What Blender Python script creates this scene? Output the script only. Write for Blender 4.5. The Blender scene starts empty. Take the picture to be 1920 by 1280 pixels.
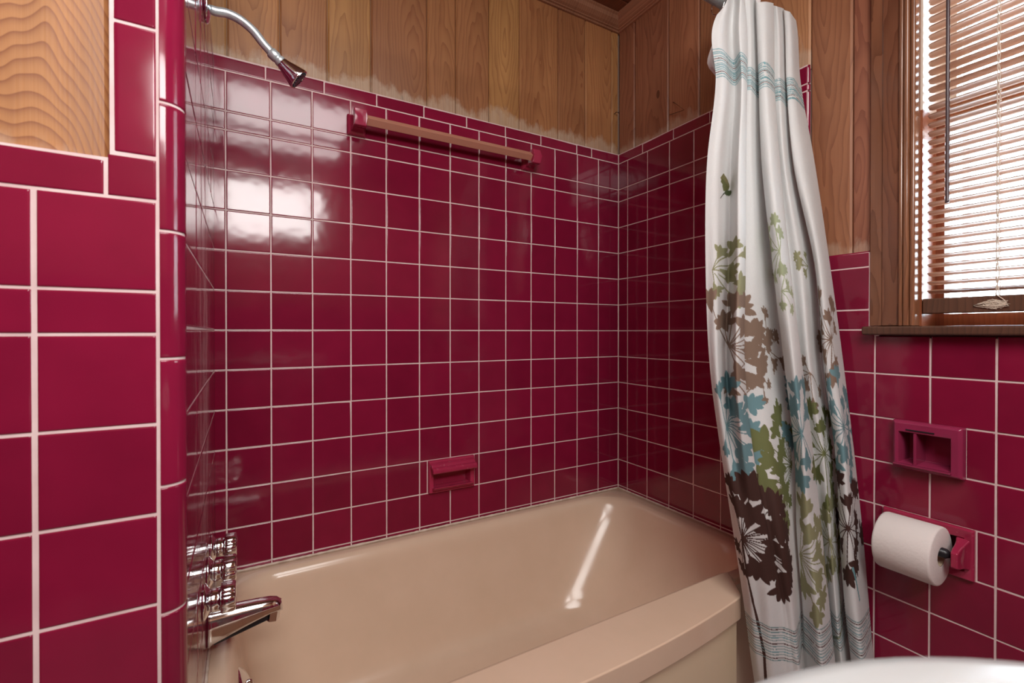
import bpy, bmesh, math, random
import numpy as np
from mathutils import Vector, Matrix

random.seed(7)
sc = bpy.context.scene
COL = sc.collection
Z0 = 1.06            # height of the grout line at eye level
L = 1.4623           # tub alcove length (x of the window wall)
P = 0.1085           # tile pitch
HH = 0.0508          # half tile row
G = 0.0028           # grout joint
TOPZ = Z0 + 5*P + HH + P      # underside of the cap row round the tub
CAPH = 0.0423
CEIL = Z0 + 1.30
CAMX, CAMY, CAMZ = 0.0996, -1.4777, Z0 - 0.0053
YAW, PITCH, F, PPY = 0.5197, 0.0055, 870.13, 626.96

# ------------------------------------------------------------------ camera
cam = bpy.data.objects.new('camera', bpy.data.cameras.new('camera'))
COL.objects.link(cam)
cam.location = (CAMX, CAMY, CAMZ)
cam.rotation_euler = (math.pi/2 - PITCH, 0, -YAW)
cam.data.sensor_width = 36
cam.data.lens = 36*F/1920
cam.data.shift_y = -(640-PPY)/1920
cam.data.clip_start = 0.02
cam.data.dof.use_dof = True
cam.data.dof.focus_distance = 1.7
cam.data.dof.aperture_fstop = 7.0
sc.camera = cam

# ------------------------------------------------------------------ sky, lights, exposure
w = bpy.data.worlds.new('sky'); sc.world = w; w.use_nodes = True
w.node_tree.nodes['Background'].inputs[0].default_value = (0.74, 0.88, 1.0, 1)
w.node_tree.nodes['Background'].inputs[1].default_value = 17.0
sc.view_settings.view_transform = 'Standard'
sc.view_settings.look = 'None'
sc.view_settings.exposure = 0.26
sc.view_settings.gamma = 1.0
sc.view_settings.use_curve_mapping = False
sc.cycles.max_bounces = 10
sc.cycles.diffuse_bounces = 6
sc.cycles.glossy_bounces = 6
sc.cycles.sample_clamp_indirect = 20.0

def area(name, loc, rot, sx, sy, power, col, portal=False):
    l = bpy.data.lights.new(name, 'AREA'); l.shape = 'RECTANGLE'; l.size = sx; l.size_y = sy
    l.energy = power; l.color = col
    if portal: l.cycles.is_portal = True
    o = bpy.data.objects.new(name, l); COL.objects.link(o); o.location = loc; o.rotation_euler = rot
    return o
def bulb(name, loc, r, power, col):
    l = bpy.data.lights.new(name, 'POINT'); l.shadow_soft_size = r; l.energy = power; l.color = col
    o = bpy.data.objects.new(name, l); COL.objects.link(o); o.location = loc
    return o
area('window_portal', (L+0.20, -1.36, Z0+0.50), (0, math.pi/2, 0), 1.05, 0.75, 1, (1, 1, 1), True)
WARM = (1.0, 0.985, 0.96)
area('vanity_light_bar', (0.20, -2.28, Z0+0.87), (math.pi/2, 0, 0), 0.74, 0.34, 15, WARM)
area('ceiling_fill', (0.25, -1.75, CEIL-0.02), (0, 0, 0), 0.85, 0.85, 22, WARM)  # added soft fill light under the ceiling, not a fixture of the room

# ------------------------------------------------------------------ helpers
def ray(u, v):
    a = (u-960)/F; b = -(v-PPY)/F
    cp, sp = math.cos(PITCH), math.sin(PITCH)
    fwd = cp + b*sp; up = -sp + b*cp
    cy, sy = math.cos(YAW), math.sin(YAW)
    return np.array([a*cy + fwd*sy, -a*sy + fwd*cy, up])
CAM = np.array([CAMX, CAMY, CAMZ])
def at(u, v, ax, val):
    """point of the calibrated photo pixel on the plane x, y or z = val"""
    d = ray(u, v); i = 'xyz'.index(ax)
    return CAM + (val - CAM[i])/d[i]*d

def new(name, me, mat=None, parent=None, loc=(0, 0, 0), rot=None, smooth=True):
    if isinstance(me, bmesh.types.BMesh):
        bm = me; me = bpy.data.meshes.new(name); bm.normal_update(); bm.to_mesh(me); bm.free()
        if smooth: me.shade_smooth()
    if mat is not None and len(me.materials) == 0: me.materials.append(mat)
    o = bpy.data.objects.new(name, me); COL.objects.link(o)
    o.location = loc
    if rot: o.rotation_euler = rot
    if parent: o.parent = parent
    return o
def empty(name, loc=(0, 0, 0), rot=(0, 0, 0)):
    o = bpy.data.objects.new(name, None); COL.objects.link(o); o.location = loc; o.rotation_euler = rot
    o.empty_display_size = 0.02
    return o
def tag(o, label, cat, group=None):
    o['label'] = label; o['category'] = cat
    if group: o['group'] = group
    return o
def struct(o): o['kind'] = 'structure'; return o
def bev(o, width, seg=3, angle=35):
    m = o.modifiers.new('bevel', 'BEVEL'); m.width = width; m.segments = seg
    m.limit_method = 'ANGLE'; m.angle_limit = math.radians(angle); m.harden_normals = True
    return o
def box(bm, x0, x1, y0, y1, z0, z1):
    vs = [bm.verts.new((x, y, z)) for x in (x0, x1) for y in (y0, y1) for z in (z0, z1)]
    for f in ((0, 1, 3, 2), (4, 6, 7, 5), (0, 4, 5, 1), (2, 3, 7, 6), (0, 2, 6, 4), (1, 5, 7, 3)):
        bm.faces.new([vs[i] for i in f])
    return vs
def boxm(*a):
    bm = bmesh.new(); box(bm, *a); return bm
def prism(bm, pts, axis, a, b):
    """extrude polygon pts (2D) between a and b along axis"""
    def mk(p, t):
        if axis == 'z': return (p[0], p[1], t)
        if axis == 'y': return (p[0], t, p[1])
        return (t, p[0], p[1])
    A = [bm.verts.new(mk(p, a)) for p in pts]; B = [bm.verts.new(mk(p, b)) for p in pts]
    n = len(pts)
    bm.faces.new(A[::-1]); bm.faces.new(B)
    for i in range(n): bm.faces.new((A[i], A[(i+1) % n], B[(i+1) % n], B[i]))
    bmesh.ops.recalc_face_normals(bm, faces=bm.faces)
    return bm
def loft(bm, loops, close=True, cap0=True, cap1=True):
    V = [[bm.verts.new(p) for p in lp] for lp in loops]; n = len(loops[0])
    for a, b in zip(V, V[1:]):
        for i in range(n if close else n-1):
            j = (i+1) % n
            bm.faces.new((a[i], a[j], b[j], b[i]))
    if cap0: bm.faces.new(V[0][::-1])
    if cap1: bm.faces.new(V[-1])
    bmesh.ops.recalc_face_normals(bm, faces=bm.faces)
    return bm
def lathe(bm, prof, n=32, origin=(0, 0, 0), axis=(0, 0, 1), lobes=None):
    """prof: (r, h) pairs along axis; lobes: (count, depth) or per-ring list"""
    q = Vector((0, 0, 1)).rotation_difference(Vector(axis).normalized()); o = Vector(origin)
    loops = []
    for k, (r, h) in enumerate(prof):
        lp = []
        for i in range(n):
            a = 2*math.pi*i/n; rr = r
            if lobes and lobes[k]: rr = r*(1 - lobes[k][1]*(0.5+0.5*math.cos(lobes[k][0]*a))**3)
            lp.append(o + q @ Vector((rr*math.cos(a), rr*math.sin(a), h)))
        loops.append(lp)
    return loft(bm, loops)
def tube(bm, pts, r, n=12):
    pts = [Vector(p) for p in pts]; loops = []
    up = Vector((0.123, 0.45, 0.88)).normalized()
    for i, p in enumerate(pts):
        t = (pts[min(i+1, len(pts)-1)] - pts[max(i-1, 0)]).normalized()
        a = t.cross(up).normalized(); b = t.cross(a).normalized()
        rr = r[i] if isinstance(r, (list, tuple)) else r
        loops.append([p + a*rr*math.cos(2*math.pi*k/n) + b*rr*math.sin(2*math.pi*k/n) for k in range(n)])
    return loft(bm, loops)
def spline(pts, n):
    """Catmull-Rom through 3D points"""
    p = [Vector(q) for q in pts]; p = [2*p[0]-p[1]] + p + [2*p[-1]-p[-2]]
    out = []
    for i in range(1, len(p)-2):
        for k in range(n):
            t = k/n
            out.append(0.5*((2*p[i]) + (p[i+1]-p[i-1])*t + (2*p[i-1]-5*p[i]+4*p[i+1]-p[i+2])*t*t + (3*p[i]-p[i-1]-3*p[i+1]+p[i+2])*t**3))
    out.append(p[-2]); return out

# ------------------------------------------------------------------ materials
def mat(name, col, rough=0.5, metal=0.0, **kw):
    m = bpy.data.materials.new(name); m.use_nodes = True
    b = m.node_tree.nodes['Principled BSDF']
    b.inputs['Base Color'].default_value = (*col, 1); b.inputs['Roughness'].default_value = rough
    b.inputs['Metallic'].default_value = metal
    for k, v in kw.items(): b.inputs[k.replace('_', ' ')].default_value = v
    return m
class N:
    def __init__(s, m): s.m = m; s.t = m.node_tree; s.b = s.t.nodes['Principled BSDF']
    def n(s, typ, **kw):
        nd = s.t.nodes.new(typ)
        for k, v in kw.items():
            if isinstance(k, str) and hasattr(nd, k): setattr(nd, k, v)
            else: nd.inputs[k.replace('_', ' ')].default_value = v
        return nd
    def l(s, a, b): s.t.links.new(a, b)
    def math(s, op, a, b=None, c=None, clamp=False):
        nd = s.t.nodes.new('ShaderNodeMath'); nd.operation = op; nd.use_clamp = clamp
        for i, x in enumerate((a, b, c)):
            if x is None: continue
            if isinstance(x, (int, float)): nd.inputs[i].default_value = x
            else: s.l(x, nd.inputs[i])
        return nd.outputs[0]
    def mix(s, f, a, b, mode='MIX'):
        nd = s.t.nodes.new('ShaderNodeMix'); nd.data_type = 'RGBA'; nd.blend_type = mode
        for i, x in ((0, f), (6, a), (7, b)):
            if isinstance(x, (int, float)): nd.inputs[i].default_value = x
            elif isinstance(x, tuple): nd.inputs[i].default_value = (*x, 1)
            else: s.l(x, nd.inputs[i])
        return nd.outputs[2]
    def noise(s, vec, scale, detail=2, rough=0.5):
        nd = s.t.nodes.new('ShaderNodeTexNoise'); nd.inputs['Scale'].default_value = scale
        nd.inputs['Detail'].default_value = detail; nd.inputs['Roughness'].default_value = rough
        if vec is not None: s.l(vec, nd.inputs['Vector'])
        return nd.outputs[0]
    def bump(s, h, strength, dist):
        nd = s.t.nodes.new('ShaderNodeBump'); nd.inputs['Strength'].default_value = strength
        nd.inputs['Distance'].default_value = dist; s.l(h, nd.inputs['Height']); s.l(nd.outputs[0], s.b.inputs['Normal'])

def glazed(name, col, rough=0.10, bumpd=0.0004, blotch=0.0):
    m = mat(name, col, rough); k = N(m)
    geo = k.n('ShaderNodeNewGeometry'); oi = k.n('ShaderNodeObjectInfo')
    n1 = k.noise(geo.outputs['Position'], 14, 2)
    hv = k.n('ShaderNodeHueSaturation'); hv.inputs['Color'].default_value = (*col, 1)
    k.l(k.math('ADD', k.math('MULTIPLY', oi.outputs['Random'], 0.22), k.math('MULTIPLY_ADD', n1, 0.3, 0.74)), hv.inputs['Value'])
    c = hv.outputs[0]
    if blotch:
        n2 = k.noise(geo.outputs['Position'], 90, 3)
        c = k.mix(k.math('MULTIPLY', k.math('GREATER_THAN', n2, 0.66), blotch), c, (0.5, 0.13, 0.17))
    k.l(c, k.b.inputs['Base Color'])
    n3 = k.noise(geo.outputs['Position'], 22, 1)
    k.bump(n3, 1.0, bumpd)
    return m
M_TILE = glazed('crimson_glazed_tile', (0.212, 0.0080, 0.036))
M_FIX = glazed('crimson_glazed_fixture', (0.38, 0.026, 0.075), 0.12, 0.0025, 0.35)
M_FIX2 = glazed('plum_glazed_fixture', (0.27, 0.026, 0.075), 0.10, 0.0015, 0.0)

def wood(name, light, dark, rough=0.42, stain_z=None, big=1.0, stain_amt=1.0, arch=0.05, nring=95.0, ringamt=0.62, lin=None):
    m = mat(name, light, rough); k = N(m)
    tc = k.n('ShaderNodeTexCoord'); oi = k.n('ShaderNodeObjectInfo'); geo = k.n('ShaderNodeNewGeometry')
    sep = k.n('ShaderNodeSeparateXYZ'); k.l(tc.outputs['Object'], sep.inputs[0])
    r = oi.outputs['Random']
    X = k.math('ADD', sep.outputs['X'], k.math('MULTIPLY_ADD', r, 0.09, -0.045))
    Zc = k.math('ADD', sep.outputs['Z'], k.math('MULTIPLY', r, 37.0))
    comb = k.n('ShaderNodeCombineXYZ'); k.l(X, comb.inputs[0]); k.l(r, comb.inputs[1]); k.l(k.math('MULTIPLY', Zc, 0.16), comb.inputs[2])
    warp = k.noise(comb.outputs[0], 9/big, 3, 0.55)
    comb2 = k.n('ShaderNodeCombineXYZ'); k.l(X, comb2.inputs[0]); k.l(r, comb2.inputs[1]); k.l(k.math('MULTIPLY', Zc, 0.5), comb2.inputs[2])
    warp2 = k.noise(comb2.outputs[0], 26/big, 2, 0.5)
    # cathedral figure: distance from a wandering heart line
    zw = k.math('MULTIPLY', k.math('SINE', k.math('MULTIPLY', Zc, 3.1/big)), arch*big)
    if lin: zw = k.math('MULTIPLY', k.math('ADD', sep.outputs['Z'], lin[0]), lin[1])
    d = k.math('SQRT', k.math('ADD', k.math('MULTIPLY', X, X), k.math('MULTIPLY', zw, zw)))
    d = k.math('ADD', d, k.math('ADD', k.math('MULTIPLY', warp, 0.085*big), k.math('MULTIPLY', warp2, 0.008*big)))
    saw = k.math('FRACT', k.math('MULTIPLY', d, nring/big))
    ringl = k.math('POWER', saw, 2.6)
    comb3 = k.n('ShaderNodeCombineXYZ'); k.l(X, comb3.inputs[0]); k.l(r, comb3.inputs[1]); k.l(k.math('MULTIPLY', Zc, 0.012), comb3.inputs[2])
    fib = k.noise(comb3.outputs[0], 420, 2)
    blot = k.noise(comb.outputs[0], 16, 2)
    c = k.mix(k.math('MULTIPLY', ringl, ringamt), light, dark)
    c = k.mix(k.math('MULTIPLY', fib, 0.30), c, dark)
    hv = k.n('ShaderNodeHueSaturation'); k.l(c, hv.inputs['Color'])
    k.l(k.math('MULTIPLY_ADD', k.math('FRACT', k.math('MULTIPLY', r, 7.31)), 0.36, 0.62), hv.inputs['Value'])
    k.l(k.math('MULTIPLY_ADD', k.math('FRACT', k.math('MULTIPLY', r, 3.7)), 0.018, 0.490), hv.inputs['Hue'])
    c = hv.outputs[0]
    c = k.mix(k.math('MULTIPLY', k.math('SUBTRACT', blot, 0.35, clamp=True), 0.9), c, tuple(x*0.55 for x in dark))
    # knots
    kv = k.n('ShaderNodeTexVoronoi'); kv.inputs['Scale'].default_value = 7.0; k.l(comb2.outputs[0], kv.inputs['Vector'])
    c = k.mix(k.math('MULTIPLY', k.math('LESS_THAN', kv.outputs['Distance'], 0.055), 0.75), c, tuple(x*0.25 for x in dark))
    if stain_z is not None:
        sp = k.n('ShaderNodeSeparateXYZ'); k.l(geo.outputs['Position'], sp.inputs[0])
        h = k.math('SUBTRACT', sp.outputs['Z'], stain_z)
        cm = k.n('ShaderNodeCombineXYZ'); k.l(sp.outputs['X'], cm.inputs[0]); k.l(sp.outputs['Y'], cm.inputs[1]); k.l(k.math('MULTIPLY', sp.outputs['Z'], 0.5), cm.inputs[2])
        n5 = k.noise(cm.outputs[0], 30, 4, 0.62); n6 = k.noise(cm.outputs[0], 6.0, 1)
        top = k.math('ADD', k.math('MULTIPLY', n6, 0.11), k.math('MULTIPLY', n5, 0.11))
        top = k.math('SUBTRACT', top, 0.072)
        f = k.math('MULTIPLY', k.math('SUBTRACT', top, h), 40.0, clamp=True)
        n7 = k.noise(comb3.outputs[0], 300, 3)
        f = k.math('MULTIPLY', f, k.math('MULTIPLY_ADD', n7, 0.9, 0.12), clamp=True)
        c = k.mix(k.math('MULTIPLY', f, stain_amt), c, (0.58, 0.46, 0.34))
    k.l(c, k.b.inputs['Base Color'])
    k.bump(k.math('ADD', k.math('MULTIPLY', ringl, -0.6), k.math('MULTIPLY', fib, 0.5)), 0.35, 0.0007)
    return m
M_WOODB = wood('weathered_cedar_panel', (0.60, 0.30, 0.115), (0.30, 0.105, 0.04), stain_z=TOPZ+CAPH)
M_WOODR = wood('cedar_panel', (0.58, 0.27, 0.135), (0.28, 0.10, 0.05), stain_z=TOPZ+CAPH, stain_amt=0.8)
M_WOODW = wood('cedar_panel_by_window', (0.52, 0.22, 0.11), (0.24, 0.08, 0.042), stain_z=Z0+0.185, stain_amt=0.55)
M_WOODF = wood('honey_cedar_panel', (0.52, 0.27, 0.09), (0.22, 0.08, 0.03), big=1.5, stain_z=Z0+0.165, stain_amt=0.6, nring=210, ringamt=0.9, lin=(0.66, 0.42))
M_CROWN = wood('crown_wood', (0.54, 0.26, 0.15), (0.28, 0.11, 0.06), 0.4)
M_CEIL = wood('dark_cedar_ceiling', (0.26, 0.075, 0.04), (0.12, 0.03, 0.018), 0.4)
M_CASE = wood('varnished_casing', (0.30, 0.13, 0.065), (0.12, 0.045, 0.022), 0.20)
M_SASH = wood('orange_brown_sash', (0.42, 0.14, 0.05), (0.25, 0.075, 0.03), 0.35)
M_SILL = wood('worn_sill_wood', (0.16, 0.075, 0.042), (0.06, 0.03, 0.02), 0.4)

M_GROUT = mat('pinkish_grout', (0.74, 0.56, 0.55), 0.9); k = N(M_GROUT)
g = k.n('ShaderNodeNewGeometry'); c = k.mix(k.noise(g.outputs['Position'], 25, 4), (0.60, 0.42, 0.42), (0.86, 0.72, 0.70)); k.l(c, k.b.inputs['Base Color'])
M_PLASTER = mat('rough_backing', (0.35, 0.25, 0.2), 0.9)
M_TUB = mat('almond_enamel', (0.62, 0.43, 0.305), 0.16); k = N(M_TUB)
g = k.n('ShaderNodeNewGeometry'); n = k.noise(g.outputs['Position'], 7, 4, 0.6)
k.l(k.mix(n, (0.66, 0.49, 0.35), (0.76, 0.57, 0.43)), k.b.inputs['Base Color'])
k.l(k.math('MULTIPLY_ADD', n, 0.22, 0.06), k.b.inputs['Roughness'])
M_APRON = mat('almond_enamel_apron', (0.72, 0.58, 0.40), 0.25)
M_CAULK = mat('old_caulk', (0.66, 0.55, 0.45), 0.7); k = N(M_CAULK)
g = k.n('ShaderNodeNewGeometry'); c = k.mix(k.noise(g.outputs['Position'], 40, 3), (0.42, 0.30, 0.22), (0.85, 0.76, 0.66)); k.l(c, k.b.inputs['Base Color'])
M_CHROME = mat('chrome', (0.82, 0.84, 0.86), 0.07, 1.0)
M_CHROME2 = mat('dull_chrome', (0.60, 0.68, 0.70), 0.28, 0.65); k = N(M_CHROME2)
g = k.n('ShaderNodeNewGeometry'); n = k.noise(g.outputs['Position'], 160, 3); k.l(k.mix(n, (0.45, 0.55, 0.56), (0.78, 0.82, 0.84)), k.b.inputs['Base Color'])
M_BLACK = mat('black_rubber', (0.012, 0.013, 0.016), 0.35)
M_NOZ = mat('dark_spray_plate', (0.05, 0.07, 0.08), 0.3, 0.6)
M_WHITE = mat('white_porcelain', (0.48, 0.49, 0.49), 0.18)
M_BAR = mat('translucent_amber_bar', (0.50, 0.225, 0.155), 0.22)
M_BAR.node_tree.nodes['Principled BSDF'].inputs['Coat Weight'].default_value = 0.3
M_PAPER = mat('tissue_paper', (0.78, 0.73, 0.70), 0.95); k = N(M_PAPER)
g = k.n('ShaderNodeNewGeometry'); k.bump(k.noise(g.outputs['Position'], 170, 3), 0.5, 0.0012)
M_CARD = mat('cardboard', (0.45, 0.36, 0.25), 0.9)
M_BLIND = mat('tan_blind_slat', (0.46, 0.27, 0.18), 0.38)
M_BLIND.node_tree.nodes['Principled BSDF'].inputs['Transmission Weight'].default_value = 0.0
M_CORD = mat('cream_cord', (0.62, 0.52, 0.42), 0.8)
M_WAND = mat('dark_wand', (0.07, 0.045, 0.05), 0.2)
M_GLASS = mat('window_glass', (1, 1, 1), 0.0); 
k = N(M_GLASS); tr = k.n('ShaderNodeBsdfTransparent'); gl = k.n('ShaderNodeBsdfGlossy'); gl.inputs['Roughness'].default_value = 0.0
fz = k.n('ShaderNodeFresnel'); fz.inputs['IOR'].default_value = 1.45; mx = k.n('ShaderNodeMixShader')
k.l(fz.outputs[0], mx.inputs[0]); k.l(tr.outputs[0], mx.inputs[1]); k.l(gl.outputs[0], mx.inputs[2]); k.l(mx.outputs[0], k.t.nodes['Material Output'].inputs['Surface'])
M_ALU = mat('pale_metal_frame', (0.62, 0.68, 0.72), 0.5)
M_SIDING = mat('white_siding', (0.80, 0.80, 0.78), 0.7)
M_JAMBW = mat('pale_painted_jamb', (0.66, 0.56, 0.47), 0.45)
M_NAIL = mat('rusty_nail', (0.10, 0.06, 0.05), 0.5, 0.8)
M_FLOOR = mat('grey_floor', (0.25, 0.23, 0.22), 0.5)
M_LINER = mat('white_liner', (0.80, 0.76, 0.76), 0.5)
M_RTILE = mat('wainscot_tile_behind', (0.28, 0.006, 0.04), 0.1); k = N(M_RTILE)
g = k.n('ShaderNodeNewGeometry'); br = k.n('ShaderNodeTexBrick'); br.offset = 0.0
mp = k.n('ShaderNodeSeparateXYZ'); k.l(g.outputs['Position'], mp.inputs[0])
cb = k.n('ShaderNodeCombineXYZ'); k.l(k.math('ADD', mp.outputs['X'], mp.outputs['Y']), cb.inputs[0]); k.l(mp.outputs['Z'], cb.inputs[1])
k.l(cb.outputs[0], br.inputs['Vector'])
for kk, vv in dict(Scale=1.0).items(): br.inputs[kk].default_value = vv
br.inputs['Brick Width'].default_value = P; br.inputs['Row Height'].default_value = P; br.inputs['Mortar Size'].default_value = 0.0016
br.inputs['Color1'].default_value = (0.28, 0.006, 0.04, 1); br.inputs['Color2'].default_value = (0.25, 0.006, 0.036, 1); br.inputs['Mortar'].default_value = (0.74, 0.56, 0.55, 1)
k.l(br.outputs['Color'], k.b.inputs['Base Color'])

# ------------------------------------------------------------------ tiles
_tiles = {}
def tile_mesh(w, h, bull=''):
    """glazed slab with softened edges; bull names the bullnosed sides (T, B, L, R). local: x across, z up, face at y = 0"""
    key = (round(w, 4), round(h, 4), bull)
    if key in _tiles: return _tiles[key]
    e1 = [(0.0, 0.0024, 0.9), (0.0007, 0.0006, 0.55), (0.0028, 0.0, 0.004)]
    e2 = [(0.0, 0.0095, 0.98), (0.0008, 0.0052, 0.75), (0.0032, 0.0018, 0.42), (0.0068, 0.0002, 0.10), (0.009, 0.0, 0.004)]
    def axis(n, a, b):
        A = e2 if a else e1; B = e2 if b else e1
        lst = [(-n/2+o, d, -s) for o, d, s in A] + [(n/2-o, d, s) for o, d, s in reversed(B)]
        if lst[len(A)-1][0] > lst[len(A)][0]:
            lst = [(-n/2, 0.002, -0.8), (-n/2+min(n*0.3, .0015), 0, -0.02), (n/2-min(n*0.3, .0015), 0, 0.02), (n/2, 0.002, 0.8)]
        return lst
    X = axis(w, 'L' in bull, 'R' in bull); Zs = axis(h, 'B' in bull, 'T' in bull)
    vs = []; ns = []
    for z, dz, nz in Zs:
        for x, dx, nx in X:
            vs.append((x, max(dx, dz), z))
            v = Vector((nx, -math.sqrt(max(0.02, 1-min(0.98, nx*nx+nz*nz))), nz)).normalized(); ns.append(v)
    nx_ = len(X); fs = []
    for j in range(len(Zs)-1):
        for i in range(nx_-1):
            a = j*nx_+i; fs.append((a, a+1, a+nx_+1, a+nx_))
    me = bpy.data.meshes.new('tile'); me.from_pydata(vs, [], fs); me.update()
    me.shade_smooth(); me.normals_split_custom_set_from_vertices(ns)
    me.materials.append(M_TILE); _tiles[key] = me
    return me
def clip(r, hole):
    x0, x1, z0, z1 = r; a0, a1, b0, b1 = hole
    if a0 >= x1-0.002 or a1 <= x0+0.002 or b0 >= z1-0.002 or b1 <= z0+0.002: return [r]
    out = []
    if a0-x0 > 0.006: out.append((x0, a0-0.001, z0, z1))
    if x1-a1 > 0.006: out.append((a1+0.001, x1, z0, z1))
    m0, m1 = max(x0, a0), min(x1, a1)
    if b0-z0 > 0.006: out.append((m0, m1, z0, b0-0.001))
    if z1-b1 > 0.006: out.append((m0, m1, b1+0.001, z1))
    return out
def put_tile(wall, x0, x1, z0, z1, bull='', name='tile', holes=(), gx=G):
    rs = [(x0, x1, z0, z1)]
    for hh in holes: rs = [q for r in rs for q in clip(r, hh)]
    for a, b, c_, d in rs:
        w_, h_ = b-a-gx, d-c_-G
        if w_ < 0.003 or h_ < 0.003: continue
        q = 0.0035
        new(name, tile_mesh(w_, h_, bull), None, wall, ((a+b)/2, random.uniform(-0.0002, 0.0002), (c_+d)/2),
            (random.gauss(0, q), random.gauss(0, 0.001), random.gauss(0, q)))
def holed(xs, zs, holes, y0, y1):
    """slab between y0 and y1 over the cells of the grid that lie in no hole"""
    xs = sorted(set(xs + [t for h in holes for t in h[:2] if xs[0] < t < xs[-1]]))
    zs = sorted(set(zs + [t for h in holes for t in h[2:] if zs[0] < t < zs[-1]]))
    def solid(i, j):
        if not (0 <= i < len(xs)-1 and 0 <= j < len(zs)-1): return False
        cx, cz = (xs[i]+xs[i+1])/2, (zs[j]+zs[j+1])/2
        return not any(h[0] < cx < h[1] and h[2] < cz < h[3] for h in holes)
    bm = bmesh.new(); cache = {}
    def V(x, y, z):
        kk = (round(x, 5), round(y, 5), round(z, 5))
        if kk not in cache: cache[kk] = bm.verts.new(kk)
        return cache[kk]
    for i in range(len(xs)-1):
        for j in range(len(zs)-1):
            if not solid(i, j): continue
            a, b, c_, d = xs[i], xs[i+1], zs[j], zs[j+1]
            bm.faces.new((V(a, y0, c_), V(b, y0, c_), V(b, y0, d), V(a, y0, d)))
            bm.faces.new((V(a, y1, c_), V(a, y1, d), V(b, y1, d), V(b, y1, c_)))
            if not solid(i-1, j): bm.faces.new((V(a, y0, c_), V(a, y0, d), V(a, y1, d), V(a, y1, c_)))
            if not solid(i+1, j): bm.faces.new((V(b, y0, c_), V(b, y1, c_), V(b, y1, d), V(b, y0, d)))
            if not solid(i, j-1): bm.faces.new((V(a, y0, c_), V(a, y1, c_), V(b, y1, c_), V(b, y0, c_)))
            if not solid(i, j+1): bm.faces.new((V(a, y0, d), V(b, y0, d), V(b, y1, d), V(a, y1, d)))
    return bm
_rel = lambda z: z            # wall frames have their origin at z = Z0
def plank(wall, x0, x1, z0, z1, m, y=0.0085, name='plank'):
    w_, h_ = (x1-x0-0.0016)/2, (z1-z0)/2; c_ = min(0.0045, w_*0.4)
    bm = bmesh.new()
    prism(bm, [(-w_, 0.010), (-w_, c_), (-w_+c_, 0.0), (w_-c_, 0.0), (w_, c_), (w_, 0.010)], 'z', -h_, h_)
    return new(name, bm, m, wall, ((x0+x1)/2, y, (z0+z1)/2), smooth=False)

SOAP = (0.622, 0.791, -0.5435, -0.434)
DISH = (0.966, 1.090, -0.3265, -0.2165)
TPH = (0.942, 1.108, -0.5445, -0.4335)
TBL = (0.366, 0.421, 0.594, 0.656)
TBR = (0.984, 1.036, 0.594, 0.656)
def inner(h, a, b=None, c_=None, d=None):
    b = a if b is None else b; c_ = a if c_ is None else c_; d = a if d is None else d
    return (h[0]+a, h[1]-b, h[2]+c_, h[3]-d)
T5 = 5*P; TT = 5*P+HH; TC = TT+P; TOP = TC+CAPH
FL = -Z0
TUBZ = -0.664

# back wall --------------------------------------------------------------
bw = struct(new('wall_back', holed([-0.10, L+0.12], [FL, CEIL-Z0], [inner(SOAP, 0.010)], 0.017, 0.12), M_PLASTER, None, (0, 0, Z0), smooth=False))
new('grout_bed', holed([0.022, L+0.01], [FL+0.2, TOP-0.002], [inner(SOAP, 0.010)], 0.0012, 0.017), M_GROUT, bw, smooth=False)
holesB = [SOAP]
cols = [0.022] + [L-i*P for i in range(13, -1, -1)]
rows = [-k*P for k in range(8, 0, -1)] + [k*P for k in range(0, 6)] + [TT, TC]
for c0, c1 in zip(cols, cols[1:]):
    for r0, r1 in zip(rows, rows[1:]):
        if r1 < TUBZ-0.02: continue
        put_tile(bw, c0, c1, max(r0, TUBZ-0.03), r1, holes=holesB)
caps = [0.022, 0.148, 0.302, 0.456, 0.610, 0.764, 0.918, 1.072, 1.243, 1.318, L]
for c0, c1 in zip(caps, caps[1:]): put_tile(bw, c0, c1, TC, TOP, 'T', 'cap_tile')
pb = [0.0, 0.055, 0.184, 0.313, 0.441, 0.625, 0.728, 0.857, 0.983, 1.159, 1.293, 1.432, L+0.008]
for a, b in zip(pb, pb[1:]): plank(bw, a, b, TOP-0.012, CEIL-Z0, M_WOODB)

# window wall --------------------------------------------------------------
WIN = (1.006, 1.70, 0.006, 1.05)
rw = struct(new('wall_right', holed([-0.10, 2.42], [FL, CEIL-Z0], [WIN, inner(DISH, 0.012), inner(TPH, 0.012)], 0.017, 0.12), M_PLASTER, None, (L, 0, Z0), (0, 0, -math.pi/2), smooth=False))
bm = holed([-0.01, 2.40], [FL, TOP-0.002], [WIN, inner(DISH, 0.012), inner(TPH, 0.012), (0.758, 2.4, 0.196, TOP), (0.93, 2.4, -0.02, 0.3)], 0.0012, 0.017)
new('grout_bed', bm, M_GROUT, rw, smooth=False)
holesR = [DISH, TPH]
cols = [0.0, 0.0535] + [0.0535+k*P for k in range(1, 22)]
TR = 0.7205
for c0, c1 in zip(cols, cols[1:]):
    for r0, r1 in zip([-k*P for k in range(10, 0, -1)] + [0], [-k*P for k in range(9, -1, -1)] + [P]):
        if r0 >= 0: continue
        if c1 > 0.93 and r1 >= 0: r1 = -0.014
        if r1 < -0.98: continue
        if c1 < 0.75 and r1 < TUBZ-0.02: continue
        put_tile(rw, c0, c1, r0, r1, holes=holesR)
    if c0 < 0.75:        # tub surround
        for r0, r1 in zip([k*P for k in range(5)] + [T5, TT], [k*P for k in range(1, 6)] + [TT, TC]):
            cc = c1
            if c1 > 0.70: cc = TR if r0 > 0.19 else c1
            put_tile(rw, c0, cc, r0, r1, holes=holesR)
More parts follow.
